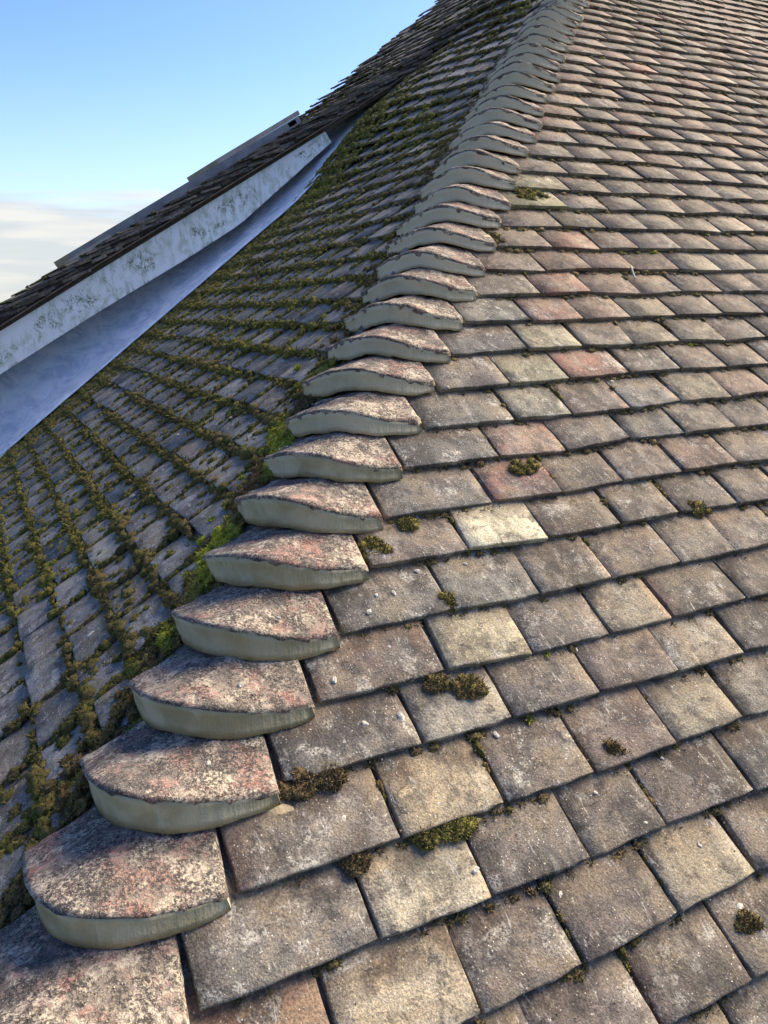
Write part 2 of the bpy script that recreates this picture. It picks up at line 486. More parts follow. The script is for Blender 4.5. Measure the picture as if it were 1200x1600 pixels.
class Stuff:
    """collects many small pieces into one mesh"""
    def __init__(s): s.V = []; s.F = []; s.C = []; s.P = []; s.n = 0
    def add(s, V, F, col, par=(0, 0, 0, 1)):
        s.V.append(np.asarray(V, dtype=np.float32))
        s.F += [tuple(i + s.n for i in f) for f in F]
        s.C.append(np.tile(np.array((*col[:3], 1), dtype=np.float32), (len(V), 1)))
        s.P.append(np.tile(np.array(par, dtype=np.float32), (len(V), 1)))
        s.n += len(V)
    def build(s, name, mat, parent=None, smooth=True):
        if not s.n: return None
        V = np.concatenate(s.V)
        me = bpy.data.meshes.new(name)
        me.from_pydata(V.tolist(), [], s.F)
        me.materials.append(mat)
        if smooth: me.polygons.foreach_set('use_smooth', [True] * len(me.polygons))
        me.update()
        set_col(me, 'tile_col', np.concatenate(s.C)); set_col(me, 'tile_par', np.concatenate(s.P))
        return obj(name, me, parent)

def xform(V, mw):
    A = np.array(mw); V = np.asarray(V, dtype=np.float64)
    return V @ A[:3, :3].T + A[:3, 3]

def make_slope(tiles, parent, mat, limit=300):
    """tiles: list of dicts(mw, w, col, par). The largest on screen become objects, the rest one piece of stuff"""
    for t in tiles:
        c = t['mw'] @ Vector((t['w'] / 2, 0.05, 0))
        p = project(c)
        ok = p and -70 < p[0] < 1270 and -50 < p[1] < 1680
        t['dist'] = p[2] if ok else 1e6 + (c - CAM).length
    tiles.sort(key=lambda t: t['dist'])
    st = Stuff()
    r = random.Random(3)
    for k, t in enumerate(tiles):
        if k < limit and t['dist'] < 1e5:
            near = t['dist'] < 2.1
            V, F, ntop = tile_geo(t['w'], 0.235, 8 if near else 4, 6 if near else 3, r)
            me = mesh('roof_tile', V, F, mat, False)
            sm = [True] * ntop + [False] * (len(F) - ntop)
            me.polygons.foreach_set('use_smooth', sm)
            cc = np.tile(np.array((*t['col'], 1.0)), (len(V), 1))
            edge = r.choice(((0.26, 0.20, 0.11), (0.30, 0.25, 0.19), (0.24, 0.15, 0.11), (0.20, 0.17, 0.13)))
            sl, sr, sd = r.choice((0, 0, .3, .7)), r.choice((0, 0, .3, .7)), r.uniform(0.35, 0.8)
            for q, (x, y, z) in enumerate(V):
                f = sl * max(0, 1 - x / 0.02) + sr * max(0, 1 - (t['w'] - x) / 0.02)
                f = min(0.8, f)
                cc[q, :3] += (np.array(edge) * (0.8 if 'dark' in t else 1) - cc[q, :3]) * f
                f = sd * smooth01((y - 0.066 + 0.02 * noise.noise((x * 20, k, 0))) / 0.03)
                cc[q, :3] += (np.array(t.get('dirt', (0.20, 0.145, 0.09))) - cc[q, :3]) * f
            set_col(me, 'tile_col', cc); set_col(me, 'tile_par', (*t['par'], 1))
            obj('roof_tile', me, parent, t['mw'])
        else:
            V, F, _ = tile_geo(t['w'], 0.235, 2, 2, r, rag=0.003)
            st.add(xform(V, t['mw']), F, t['col'], (*t['par'], 1))
    o = st.build('roof_tile', mat, parent, False)
    if o: o['kind'] = 'stuff'
    return tiles

# ================================================================== SETTING
g = mesh('ground', [(-3000, -3000, -5.2), (3000, -3000, -5.2), (3000, 3000, -5.2), (-3000, 3000, -5.2)], [(0, 1, 2, 3)], M_GROUND, False)
tag(obj('ground', g), kind='structure')

# ================================================================== HOUSE (hipped roof)
house = tag(empty('house', (2.5, 3, -5.2)), 'house with a weathered plain-tiled hipped roof and a mortared hip of bonnet tiles', 'house')
house_inv = Matrix.Translation((-2.5, -3, 5.2))
def hpart(name, me, parent=house, mw=None):
    o = obj(name, me, parent)
    o.matrix_basis = (house_inv if parent is house else Matrix()) @ (mw or Matrix())
    return o
V_LO, V_HI = -9, 64
r3 = random.Random(9)
JR = {v: (r3.uniform(-0.012, 0.010), r3.uniform(-0.016, 0.014), r3.uniform(-0.005, 0.008), 0.011 * (1 - smooth01((v - 2) / 12))) for v in range(V_LO, V_HI)}   # how each bonnet sits
# walls under the eaves
E0 = hip(V_LO)
hpart('wall', box_mesh('wall', E0.x + 0.35, 9.0, E0.y + 0.35, 5.2, -5.2, E0.z - 0.12, M_BRICK))
# decks the tiles lie on
def deck(corners, nrm, t0, t1):
    a = [c - nrm * t0 for c in corners]; b_ = [c - nrm * t1 for c in corners]
    n = len(corners)
    F = [tuple(range(n)), tuple(range(2 * n - 1, n - 1, -1))] + [(i, i + n, (i + 1) % n + n, (i + 1) % n) for i in range(n)]
    return mesh('roof_slope', a + b_, F, M_DECK, False)
top = hip(V_HI)
dr = deck([hip(V_LO), Vector((9, hip(V_LO).y, hip(V_LO).z)), Vector((9, top.y, top.z)), top], ZR, 0.052, 0.075)
slope_r = hpart('roof_slope', dr); slope_r['label'] = 'sunny brown-grey tiled slope on the right of the hip'
h41 = hip(41)
dl = deck([hip(V_LO), h41, Vector((h41.x, 3.6, h41.z)), Vector((hip(V_LO).x, 3.6, hip(V_LO).z))], ZL, 0.052, 0.075)
slope_l = hpart('roof_slope', dl); slope_l['label'] = 'shaded mossy slate-coloured tiled slope on the left of the hip'

# ---- right-hand slope: joint positions of the near courses as they lie on the roof (u in tile widths, v in courses)
ROWS = {
 -1: [(0.52, -1.06), (1.56, -1.09), (2.52, -1.07), (3.54, -1.0), (4.49, -0.95)],
  0: [(1.03, 0.02), (2.02, -0.01), (3.0, -0.03), (3.89, 0.01), (4.99, 0.0)],
  1: [(1.48, 1.01), (2.5, 0.99), (3.49, 0.99), (4.48, 1.0), (5.44, 1.03)],
  2: [(1.99, 2.09), (2.96, 2.08), (3.98, 2.07), (5.02, 2.04), (6.02, 2.05)],
  3: [(2.52, 3.04), (3.51, 2.97), (4.51, 2.97), (5.4, 2.98), (6.56, 2.98)],
  4: [(2.89, 4.01), (3.97, 3.95), (4.95, 3.97), (6.02, 3.98), (6.9, 3.95)],
  5: [(3.42, 5.06), (4.46, 4.99), (5.57, 5.03), (6.52, 5.05), (7.54, 5.01)],
  6: [(4.06, 5.98), (5.04, 5.95), (6.04, 6.02), (7.07, 6.03), (8.07, 6.04)],
  7: [(4.49, 7.01), (5.5, 6.97), (6.63, 7.07), (7.6, 7.03), (8.6, 7.03)],
  8: [(5.05, 7.94), (5.98, 7.92)],
  9: [(5.32, 8.94), (6.36, 9.0), (7.48, 9.05)],
}
BEIGE = (0.36, 0.315, 0.235)
SPECIAL = {  # (course, index of tile counted from the hip): colour, (lichen, red, -)
  (-1, 1): (BEIGE, (0.3, 0.05)), (-1, 2): ((0.15, 0.135, 0.12), (0.25, 0.1)), (-1, 0): ((0.17, 0.125, 0.10), (0.1, 0.4)),
  (0, 0): ((0.155, 0.145, 0.135), (0.5, 0.0)), (0, 1): ((0.37, 0.335, 0.255), (0.5, 0.0)), (0, 2): ((0.135, 0.122, 0.112), (0.2, 0.0)),
  (1, 0): ((0.17, 0.155, 0.137), (0.5, 0.05)), (1, 1): ((0.34, 0.29, 0.205), (0.3, 0.08)), (1, 2): ((0.16, 0.15, 0.135), (0.75, 0.1)),
  (2, 0): ((0.13, 0.125, 0.12), (0.7, 0.05)), (2, 1): ((0.26, 0.245, 0.205), (0.8, 0.0)), (2, 2): ((0.135, 0.122, 0.115), (0.1, 0.0)),
  (3, 0): ((0.105, 0.10, 0.098), (0.6, 0.15)), (3, 1): ((0.36, 0.325, 0.235), (0.5, 0.0)), (3, 2): ((0.14, 0.128, 0.118), (0.35, 0.0)),
  (4, 0): ((0.13, 0.125, 0.118), (0.55, 0.0)), (4, 1): ((0.19, 0.185, 0.17), (0.65, 0.0)),
  (5, 0): ((0.14, 0.125, 0.118), (0.4, 0.08)), (5, 1): ((0.52, 0.485, 0.36), (0.15, 0.0)),
  (6, 0): ((0.12, 0.118, 0.118), (0.55, 0.0)), (6, 1): ((0.14, 0.11, 0.105), (0.35, 0.55)),
  (7, 0): ((0.115, 0.115, 0.115), (0.7, 0.0)), (7, 1): ((0.27, 0.22, 0.185), (0.45, 0.4)),
  (8, 0): ((0.12, 0.118, 0.114), (0.9, 0.0)), (8, 1): ((0.21, 0.205, 0.17), (0.6, 0.0)),
  (9, 0): ((0.13, 0.12, 0.118), (0.3, 0.0)), (9, 1): ((0.21, 0.205, 0.15), (0.8, 0.0)), (9, 2): ((0.23, 0.15, 0.12), (0.35, 0.75)),
  (10, 0): ((0.125, 0.122, 0.12), (0.6, 0.0)), (10, 1): ((0.26, 0.245, 0.18), (0.6, 0.0)),
  (11, 0): ((0.145, 0.15, 0.14), (0.8, 0.0)), (11, 1): ((0.20, 0.14, 0.12), (0.35, 0.3)),
  (12, 1): ((0.21, 0.15, 0.125), (0.3, 0.45)), (13, 1): ((0.18, 0.15, 0.125), (0.3, 0.2)),
  (14, 1): ((0.20, 0.13, 0.105), (0.2, 0.45)), (16, 1): ((0.27, 0.235, 0.195), (0.3, 0.1)), (16, 0): ((0.24, 0.235, 0.14), (0.4, 0.0)),
  (17, 0): ((0.2, 0.2, 0.13), (0.7, 0.0)), (27, 2): ((0.34, 0.17, 0.125), (0.2, 0.8)), (28, 1): ((0.2, 0.15, 0.13), (0.3, 0.3)),
}
r1 = random.Random(21)
tiles_r = []
joints_r = []                                # (u, v) of every joint, for moss and dirt
for v in range(V_LO, V_HI):
    u_start = A_TIP + B_TIP * v + JR[v][0] / W + 0.004
    cor = [(u_start, ROWS[v][0][1] if v in ROWS else v + r1.uniform(-0.03, 0.03))] + list(ROWS.get(v, []))
    if v not in ROWS:
        first = math.ceil((u_start + 0.62 - (v % 2) * 0.5)) + (v % 2) * 0.5 + r1.uniform(-0.1, 0.1)
        cor.append((first, cor[0][1] + r1.uniform(-0.02, 0.02)))
    while cor[-1][0] < min(9.0 / W, max(u_start + 16, 8 + 0.62 * (v + 1) + 7)):
        cor.append((cor[-1][0] + 1.0 + r1.gauss(0, 0.025), v + r1.gauss(0, 0.035)))
    joints_r.append((v, cor))
    for k in range(len(cor) - 1):
        (ua, va), (ub, vb) = cor[k], cor[k + 1]
        gap = r1.choice((0.0004, 0.0008, 0.0012, 0.0016, 0.0032))
        if k > 0: va = va + r1.uniform(-0.02, 0.02)
        pa = XR * (ua * W + gap) + YR * (va * GR); pb = XR * (ub * W - gap) + YR * (vb * GR)
        pa = pa + ZR * r1.uniform(-0.002, 0.002); pb = pb + ZR * r1.uniform(-0.002, 0.002)
        x = (pb - pa); w = x.length; x.normalize()
        z = x.cross(YR).normalized(); y = z.cross(x)
        sp = SPECIAL.get((v, k))
        if sp:
            col, (li, rd) = sp
            col = (col[0] * 1.16, col[1] * 1.16, col[2] * 1.10)
        else:
            col = pick(PAL_R, r1); li = r1.choice((0.05, 0.15, 0.3, 0.45)); rd = r1.choice((0, 0, 0.0, 0.06, 0.15)) if v < 20 else r1.choice((0.05, 0.12, 0.25, 0.4))
        tiles_r.append(dict(mw=frame(pa, x, y, z), w=w, col=col, par=(li, rd, r1.random())))
make_slope(tiles_r, slope_r, M_TILE_R)

# ---- left-hand slope
r2 = random.Random(5)
def lift(x, y):
    return (0.11 * smooth01((x - 1.35) / 0.65) + 0.07 * smooth01((x - 2.35) / 0.5)) * smooth01((y - 2.2) / 1.3)
def l_point(v, y):
    h = hip(v)
    return Vector((h.x, y, h.z)) + ZL * lift(h.x, y)
tiles_l = []
joints_l = []
for v in range(V_LO, V_HI):
    h = hip(v)
    y = h.y + D - 0.055
    yend = 3.52 if h.x < 2.2 else 3.66
    if y > yend - 0.12: continue
    ys = [y]
    if v % 2: ys.append(y + W * r2.uniform(0.9, 1.1))
    else: ys.append(y + W * r2.uniform(0.45, 0.65))
    while ys[-1] < yend - 0.03:
        ys.append(min(yend + r2.uniform(-0.02, 0.03), ys[-1] + W + r2.gauss(0, 0.004)))
    joints_l.append((v, ys))
    for k in range(len(ys) - 1):
        gap = r2.uniform(0.003, 0.008)
        if ys[k + 1] - ys[k] < 0.04: continue
        dv = r2.gauss(0, 0.03)
        pa = l_point(v + dv, ys[k + 1] - gap) + ZL * r2.uniform(-0.003, 0.003)
        pb = l_point(v + dv + r2.gauss(0, 0.02), ys[k] + gap) + ZL * r2.uniform(-0.003, 0.003)
        x = pb - pa; w = x.length; x.normalize()
        z = x.cross(YL).normalized(); yv = z.cross(x)
        tiles_l.append(dict(dirt=(0.13, 0.12, 0.08), dark=1, mw=frame(pa, x, yv, z), w=w, col=pick(PAL_L, r2), par=(r2.choice((0.05, 0.15, 0.3, 0.5)), r2.choice((0, 0, 0, 0.1)), r2.random())))
make_slope(tiles_l, slope_l, M_TILE_L)

# ---- bonnet hip tiles, each with its fillet of fresh mortar
ns, nt_ = 30, 9
LB = 0.215
def bon_shape(v, s, w, lift_, jr):
    """point on bonnet surface; s -1 (left tip) .. 1 (right tip), w metres up the hip from the lip"""
    sh = 0.060 * (1 - s * s) + (0.034 if s > 0 else 0.058) * s * s     # the lip bellies downhill and runs a little lower on the left
    w = w - sh
    dR = D - HD.x * w + jr[0] - 0.006; dL = DL - HD.y * w + jr[1] - 0.020
    e = 0.62
    q = math.sqrt(s * s + e * e); k = 1 / (0.5 * (math.sqrt(1 + e * e) + 1))
    dx = dR * 0.5 * (q + s) * k; dy = dL * 0.5 * (q - s) * k
    p = hip(v) + HD * w + Vector((dx, dy, 0))
    return p + HN * (1.22 * dx * dy / math.hypot(dx, dy) * TL * 0.88 + lift_)
def bell(s): return math.exp(-(abs(s) / 0.70) ** 2.2) if s > 0 else math.exp(-(abs(s) / 0.84) ** 3.0)
def lip_lift(s, w, jr):
    a = 0.012 + 0.011 * smooth01(0.2 - s) + (0.032 + jr[2] + 1.1 * jr[3]) * bell(s)
    b_ = -0.010 + 0.014 * bell(s)
    return a + (b_ - a) * w / 0.14
r3 = random.Random(9)
bonnets = []
for v in range(V_LO + 1, V_HI):
    jr = JR[v]
    far = v > 16
    ns_, ntt = (16, 5) if far else (ns, nt_)
    ox = r3.uniform(0, 50)
    skew = r3.uniform(-0.011, 0.011)
    V = []
    for j in range(ntt + 1):
        w = LB * (j / ntt) ** 1.25
        for i in range(ns_ + 1):
            s = -1 + 2 * i / ns_
            p = bon_shape(v, s, w + skew * s * (1 - j / ntt), lip_lift(s, w, jr), jr)
            n1 = noise.noise((s * 3 + ox, w * 30, v * 1.7)); n2 = noise.noise((s * 14 + ox, w * 110, v * 1.7))
            p = p + HN * (0.005 * n1 + 0.0022 * n2)
            if j == 0: p = p + HD * (0.0025 * n2 + 0.001) - HN * 0.0025
            V.append(p)
    nx = ns_ + 1
    F = [(j * nx + i, j * nx + i + 1, (j + 1) * nx + i + 1, (j + 1) * nx + i) for j in range(ntt) for i in range(ns_)]
    ring = list(range(nx)) + [j * nx + nx - 1 for j in range(1, ntt + 1)] + [ntt * nx + i for i in range(nx - 2, -1, -1)] + [j * nx for j in range(ntt - 1, 0, -1)]
    base = len(V); n = len(ring)
    for k in ring: V.append(V[k] - HN * 0.013 + HD * 0.001)
    F += [(ring[k], base + k, base + (k + 1) % n, ring[(k + 1) % n]) for k in range(n)]
    me = mesh('bonnet_tile', V, F, M_BONNET)
    bo = hpart('bonnet_tile', me)
    # mortar: from under the lip down to the bonnet below
    V = []; rows_ = 7
    ns2 = ns_
    for j in range(rows_):
        f = (j - 1) / (rows_ - 3)           # 0 foot .. 1 under the lip, first and last rows run back under the tile
        for i in range(ns2 + 1):
            s = (-1 + 2 * i / ns2) * 0.985
            wv = noise.noise((s * 4 + ox, 2.2 + f, v)) * 0.0055 + noise.noise((s * 17 + ox, 5.2 + f * 2, v)) * 0.002
            lo = -0.013 + 0.016 * bell(s) + wv * 0.8
            hi = lip_lift(s, 0, jr) - 0.0065
            if j == 0: p = bon_shape(v, s, 0.05, lo - 0.006, jr)
            elif j == rows_ - 1: p = bon_shape(v, s, 0.05, lip_lift(s, 0.05, jr) - 0.008, jr)
            else:
                slope = (-0.013 - 0.6 * jr[3]) * (1 - f) ** 1.2 * (1 - 0.6 * abs(s) ** 3) + 0.003 * math.sin(math.pi * f) + skew * s
                p = bon_shape(v, s, slope + 0.0015 + wv * 0.5, lo + (hi - lo) * f, jr)
            V.append(p)
    nx = ns2 + 1
    F = [(j * nx + i, j * nx + i + 1, (j + 1) * nx + i + 1, (j + 1) * nx + i) for j in range(rows_ - 1) for i in range(ns2)]
    F += [tuple(j * nx for j in range(rows_ - 1, -1, -1)), tuple(j * nx + nx - 1 for j in range(rows_))]
    me = mesh('mortar_fillet', V, F, M_MORTAR if v < 8 else (M_MORTAR_MID if v < 13 else M_MORTAR_PALE))  # mortar colour gets paler in steps up the hip
    mo = obj('mortar_fillet', me, bo)
    bonnets.append(bo)

# ---- old pale mortar pointing down the left edge of the upper bonnets
V = []; F = []
nseg = 240
for k in range(nseg + 1):
    v = 10.5 + (V_HI - 12) * k / nseg
    h = hip(v)
    frac = v - math.floor(v)
    wob = noise.noise((v * 2.1, 0.3, 0)) * 0.014 + noise.noise((v * 7.3, 4.3, 0)) * 0.008
    half = 0.015 + 0.009 * noise.noise((v * 3.7, 9.1, 0)) + 0.006 * noise.noise((v * 11, 2, 2))
    half *= smooth01((v - 10.5) / 3)
    y0 = h.y + D - 0.045 - frac * 0.03 + wob
    for q, (dy, dz) in enumerate(((-half - 0.004, -0.014), (-half * .6, 0.012 + 0.004 * noise.noise((v * 9, 1, 1))), (half * .5, 0.010 + 0.005 * noise.noise((v * 13, 6, 1))), (half + 0.006, -0.014))):
        V.append(Vector((h.x, y0 + dy, h.z)) + ZL * dz)
    if k: 
        b0 = (k - 1) * 4
        F += [(b0 + i, b0 + i + 1, b0 + 5 + i, b0 + 4 + i) for i in range(3)] + [(b0 + 3, b0, b0 + 4, b0 + 7)]
hpart('mortar_strip', mesh('mortar_strip', V, F, M_OLDMORTAR))

# ================================================================== MOSS
def ico(sub):
    t = (1 + 5 ** .5) / 2
    V = [Vector(q).normalized() for q in ((-1, t, 0), (1, t, 0), (-1, -t, 0), (1, -t, 0), (0, -1, t), (0, 1, t), (0, -1, -t), (0, 1, -t), (t, 0, -1), (t, 0, 1), (-t, 0, -1), (-t, 0, 1))]
    F = [(0, 11, 5), (0, 5, 1), (0, 1, 7), (0, 7, 10), (0, 10, 11), (1, 5, 9), (5, 11, 4), (11, 10, 2), (10, 7, 6), (7, 1, 8), (3, 9, 4), (3, 4, 2), (3, 2, 6), (3, 6, 8), (3, 8, 9), (4, 9, 5), (2, 4, 11), (6, 2, 10), (8, 6, 7), (9, 8, 1)]
    for _ in range(sub):
        cache = {}; F2 = []
        def mid(a, b):
            k = (min(a, b), max(a, b))
            if k not in cache: V.append(((V[a] + V[b]) / 2).normalized()); cache[k] = len(V) - 1
            return cache[k]
        for a, b, c in F:
            x, y, z = mid(a, b), mid(b, c), mid(c, a)
            F2 += [(a, x, z), (b, y, x), (c, z, y), (x, y, z)]
        F = F2
    return V, F
def lumpy(sub, amp, freq, seed):
    V, F = ico(sub)
    return np.array([tuple(p * (1 + amp * noise.noise(p * freq + Vector((seed * 7.1, seed, 0))) + amp * .5 * noise.noise(p * freq * 2.6 + Vector((seed, 3, 0))))) for p in V]), F
BLOB = {0: [lumpy(0, 0.5, 1.5, k) for k in range(6)], 1: [lumpy(1, 0.6, 1.8, k) for k in range(8)], 2: [lumpy(2, 0.6, 2.4, k) for k in range(8)]}
BLOBF = {k: [np.array(f) for _, f in v] for k, v in BLOB.items()}
class Moss:
    def __init__(s, seed): s.V = []; s.F = []; s.C = []; s.n = 0; s.r = random.Random(seed); s.g = np.random.default_rng(seed)
    def blob(s, c, X, Y, Z, rx, ry, rz, lod, col, blades=0, blen=0.006):
        k = s.r.randrange(len(BLOB[lod]))
        B = BLOB[lod][k][0]; F = BLOBF[lod][k]
        a = s.r.uniform(0, 6.28); ca, sa = math.cos(a), math.sin(a)
        Q = np.stack([B[:, 0] * ca - B[:, 1] * sa, B[:, 0] * sa + B[:, 1] * ca, B[:, 2]], 1) * (rx, ry, rz)
        A = np.array((tuple(X), tuple(Y), tuple(Z)))
        P = Q @ A + np.array(tuple(c))
        s.V.append(P); s.F.append(F + s.n); s.n += len(P)
        cc = np.tile(np.array(col), (len(P), 1)) * (0.75 + 0.4 * np.clip(B[:, 2:3] * 0 + s.g.random((len(P), 1)), 0, 1))
        s.C.append(cc)
        if blades:
            d = s.g.normal(size=(blades, 3)); d[:, 2] = np.abs(d[:, 2]) * 0.9 + 0.05
            d /= np.linalg.norm(d, axis=1, keepdims=True)
            root = d * (rx, ry, rz) * 0.9
            tip = root + (d + s.g.normal(size=(blades, 3)) * 0.45) * (blen * s.g.uniform(0.5, 1.3, (blades, 1)))
            side = np.cross(d, s.g.normal(size=(blades, 3))); side /= np.linalg.norm(side, axis=1, keepdims=True) + 1e-9
            wd = blen * 0.26
            T = np.stack([root - side * wd, root + side * wd, tip], 1).reshape(-1, 3) @ A + np.array(tuple(c))
            s.V.append(T); s.F.append(np.arange(blades * 3).reshape(-1, 3) + s.n); s.n += len(T)
            k_ = s.g.uniform(0.7, 1.75, (blades, 1)) * np.array(col)
            s.C.append(np.repeat(k_, 3, 0))
    def build(s, name, parent=None, origin=None):
        V = np.concatenate(s.V).astype(np.float32); F = np.concatenate(s.F); C = np.concatenate(s.C)
        if origin is not None: V = V - np.array(tuple(origin), dtype=np.float32)
        me = bpy.data.meshes.new(name)
        me.vertices.add(len(V)); me.vertices.foreach_set('co', V.ravel())
        me.loops.add(F.size); me.loops.foreach_set('vertex_index', F.ravel().astype(np.int32))
        me.polygons.add(len(F)); me.polygons.foreach_set('loop_start', np.arange(0, F.size, 3, dtype=np.int32))
        me.polygons.foreach_set('use_smooth', np.ones(len(F), dtype=bool))
        me.update(calc_edges=True); me.validate()
        me.materials.append(M_MOSS)
        set_col(me, 'tile_col', np.concatenate([C, np.ones((len(C), 1))], 1))
        o = obj(name, me, parent)
        if origin is not None: o.location = origin
        return o

OLIVE = (0.108, 0.112, 0.034); BROWN = (0.155, 0.112, 0.058); GREEN = (0.24, 0.245, 0.045); DARK = (0.095, 0.080, 0.048); YELLOW = (0.27, 0.245, 0.055)
def mixc(a, b, t): return tuple(x + (y - x) * t for x, y in zip(a, b))
def lod_for(d): return 2 if d < 1.35 else (1 if d < 2.5 else 0)
def seen(p, mx=90):
    q = project(p)
    return q if q and -mx < q[0] < 1200 + mx and -mx < q[1] < 1600 + mx else None

# left slope: moss fills the course lines and the open joints
ml = Moss(31)
rm = ml.r
for v, ys in joints_l:
    for k in range(len(ys) - 1):
        y0, y1 = ys[k], ys[k + 1]
        c = l_point(v, (y0 + y1) / 2)
        q = seen(c)
        if not q: continue
        d = q[2]
        dens = 0.80 + 0.75 * noise.noise((c.x * 1.6, c.y * 1.2, 3.1)) + 0.6 * noise.noise((c.x * 4.5, c.y * 3.5, 7.7)) + 0.30 * smooth01((c.y - 0.6) / 1.8) - 0.45 * smooth01((c.x - 1.0) / 1.0)
        valley = smooth01((y1 - 2.95) / 0.5) * (1 - 0.8 * smooth01((c.x - 1.1) / 0.9))
        dens += valley * 0.8 + 0.35 * (1 - smooth01((c.x + 0.1) / 0.35))
        dens = max(0.30, min(1.2, dens))
        bright = smooth01(0.45 + 1.2 * noise.noise((c.x * 2.1, c.y * 1.7, 11))) * 0.55
        lod = lod_for(d)
        n = max(4, int(16 * dens))
        step = (y1 - y0) / n
        for i in range(n):                       # along the tail of the tile
            if rm.random() > dens * 0.95: continue
            yy = y0 + (i + rm.random()) * step
            col = mixc(mixc(OLIVE, BROWN, rm.random() * 0.8), GREEN, bright * rm.random())
            p = l_point(v, yy) - YL * (rm.gauss(0.006, 0.007)) + ZL * rm.uniform(-0.012, -0.004)
            sz = rm.choice((0.35, 0.5, 0.6, 0.75, 1.05)) * (0.75 + 0.5 * dens)
            ml.blob(p, XL, YL, ZL, 0.0145 * sz, 0.0115 * sz, 0.0085 * sz, lod, col, (26 if d < 1.5 else 12) if d < 2.6 else (5 if d < 4 else 0), 0.0055 if d < 2 else 0.009)
        nj = max(4, int(21 * dens))
        for i in range(nj):                      # up the joint
            if rm.random() > dens * 0.8: continue
            p = l_point(v + rm.uniform(0, 0.95), y1 + rm.gauss(0, 0.006))
            p = p + ZL * rm.uniform(-0.014, -0.006)
            col = mixc(mixc(OLIVE, DARK, rm.random()), GREEN, bright * rm.random())
            sz = rm.uniform(0.45, 1.05)
            ml.blob(p, XL, YL, ZL, 0.0105 * sz, 0.015 * sz, 0.0105 * sz, lod, col, (16 if d < 1.5 else 8) if d < 2.6 else 0, 0.0045)
        if dens > 0.95 or valley > 0.2:          # cushions that creep over the tile faces
            for i in range(int(7 * dens + 30 * valley)):
                yy = rm.uniform(y0, y1); vv = v + rm.random()
                p = l_point(vv, yy) - ZL * (0.004 + 0.012 * (vv - v))
                sz = rm.uniform(0.35, 1.0) * (1 + 0.4 * valley)
                ml.blob(p, XL, YL, ZL, 0.017 * sz, 0.016 * sz, 0.009 * sz, lod, mixc(mixc(OLIVE, BROWN, rm.random() * 0.6), GREEN, bright * rm.random()), 6 if d < 4 else 0, 0.008)
# bright cushions and dark litter along the foot of the bonnets
for v in np.arange(-3, 30, 0.10):
    h = hip(v)
    amount = 0.45 + 0.8 * noise.noise((v * 0.55, 2.5, 0.5))
    if 4.3 < v < 8.6: amount += 0.55
    if v > 12: amount -= 0.25
    for _ in range(8):
        if rm.random() > amount: continue
        off = abs(rm.gauss(0, 0.06)) - 0.01
        p = Vector((h.x, h.y + D + 0.0 + off, h.z)) + ZL * rm.uniform(-0.008, 0.003)
        q = seen(p)
        if not q: continue
        br = smooth01((noise.noise((v * 0.9, off * 9, 4)) + 0.35) * 1.6) if 3.5 < v < 9.8 else 0.15 * rm.random()
        col = mixc(mixc(DARK, BROWN, rm.random()), (0.34, 0.36, 0.05), br)
        sz = rm.uniform(0.35, 0.95)
        ml.blob(p, XL, YL, ZL, 0.016 * sz, 0.016 * sz, 0.0085 * sz, lod_for(q[2]), col, 30 if q[2] < 2.4 else 8, 0.006)
tag(ml.build('moss'), 'olive and green moss growing thick along the joints of the shaded left slope', 'moss', kind='stuff')

# right slope: thin brown moss and litter under the tails and in some joints
mr = Moss(77)
rm = mr.r
for v, cor in joints_r:
    for k in range(len(cor) - 1):
        (ua, va), (ub, vb) = cor[k], cor[k + 1]
        c = XR * ((ua + ub) / 2 * W) + YR * (v * GR)
        q = seen(c)
        if not q: continue
        d = q[2]
        dens = 0.40 + 0.75 * noise.noise((c.x * 2.3, c.y * 2.6, 1.2)) + 0.4 * noise.noise((c.x * 7, c.y * 6, 2.2)) + 0.45 * smooth01((v - 6) / 6)
        dens = max(0.05, min(0.95, dens))
        lod = lod_for(d)
        n = 26 if d < 2.4 else 14
        for i in range(n):
            if rm.random() > dens * 0.62: continue
            f = rm.random(); u = ua + (ub - ua) * f; vv = va + (vb - va) * f
            p = XR * (u * W) + YR * (vv * GR - rm.uniform(0.0, 0.008)) + ZR * rm.uniform(-0.019, -0.012)
            sz = rm.uniform(0.25, 1.0) * (1 + 0.35 * smooth01((v - 8) / 6))
            col = mixc((0.20, 0.152, 0.092), OLIVE, rm.random() * 0.6) if rm.random() < 0.96 else GREEN
            mr.blob(p, XR, YR, ZR, 0.012 * sz, 0.007 * sz, 0.0055 * sz, lod, col, 24 if d < 1.7 else (10 if d < 3 else 0), 0.006)
        if rm.random() < 0.25 + 0.3 * dens:
            for i in range(rm.randrange(2, 7)):
                p = XR * (ub * W + rm.gauss(0, 0.002)) + YR * ((vb + rm.random()) * GR) + ZR * rm.uniform(-0.017, -0.011)
                sz = rm.uniform(0.5, 1.1)
                mr.blob(p, XR, YR, ZR, 0.006 * sz, 0.011 * sz, 0.007 * sz, lod, mixc(BROWN, OLIVE, rm.random()), 14 if d < 1.7 else 5, 0.005)
tag(mr.build('moss'), 'thin brown moss and litter under the tile edges of the right slope', 'moss', kind='stuff')

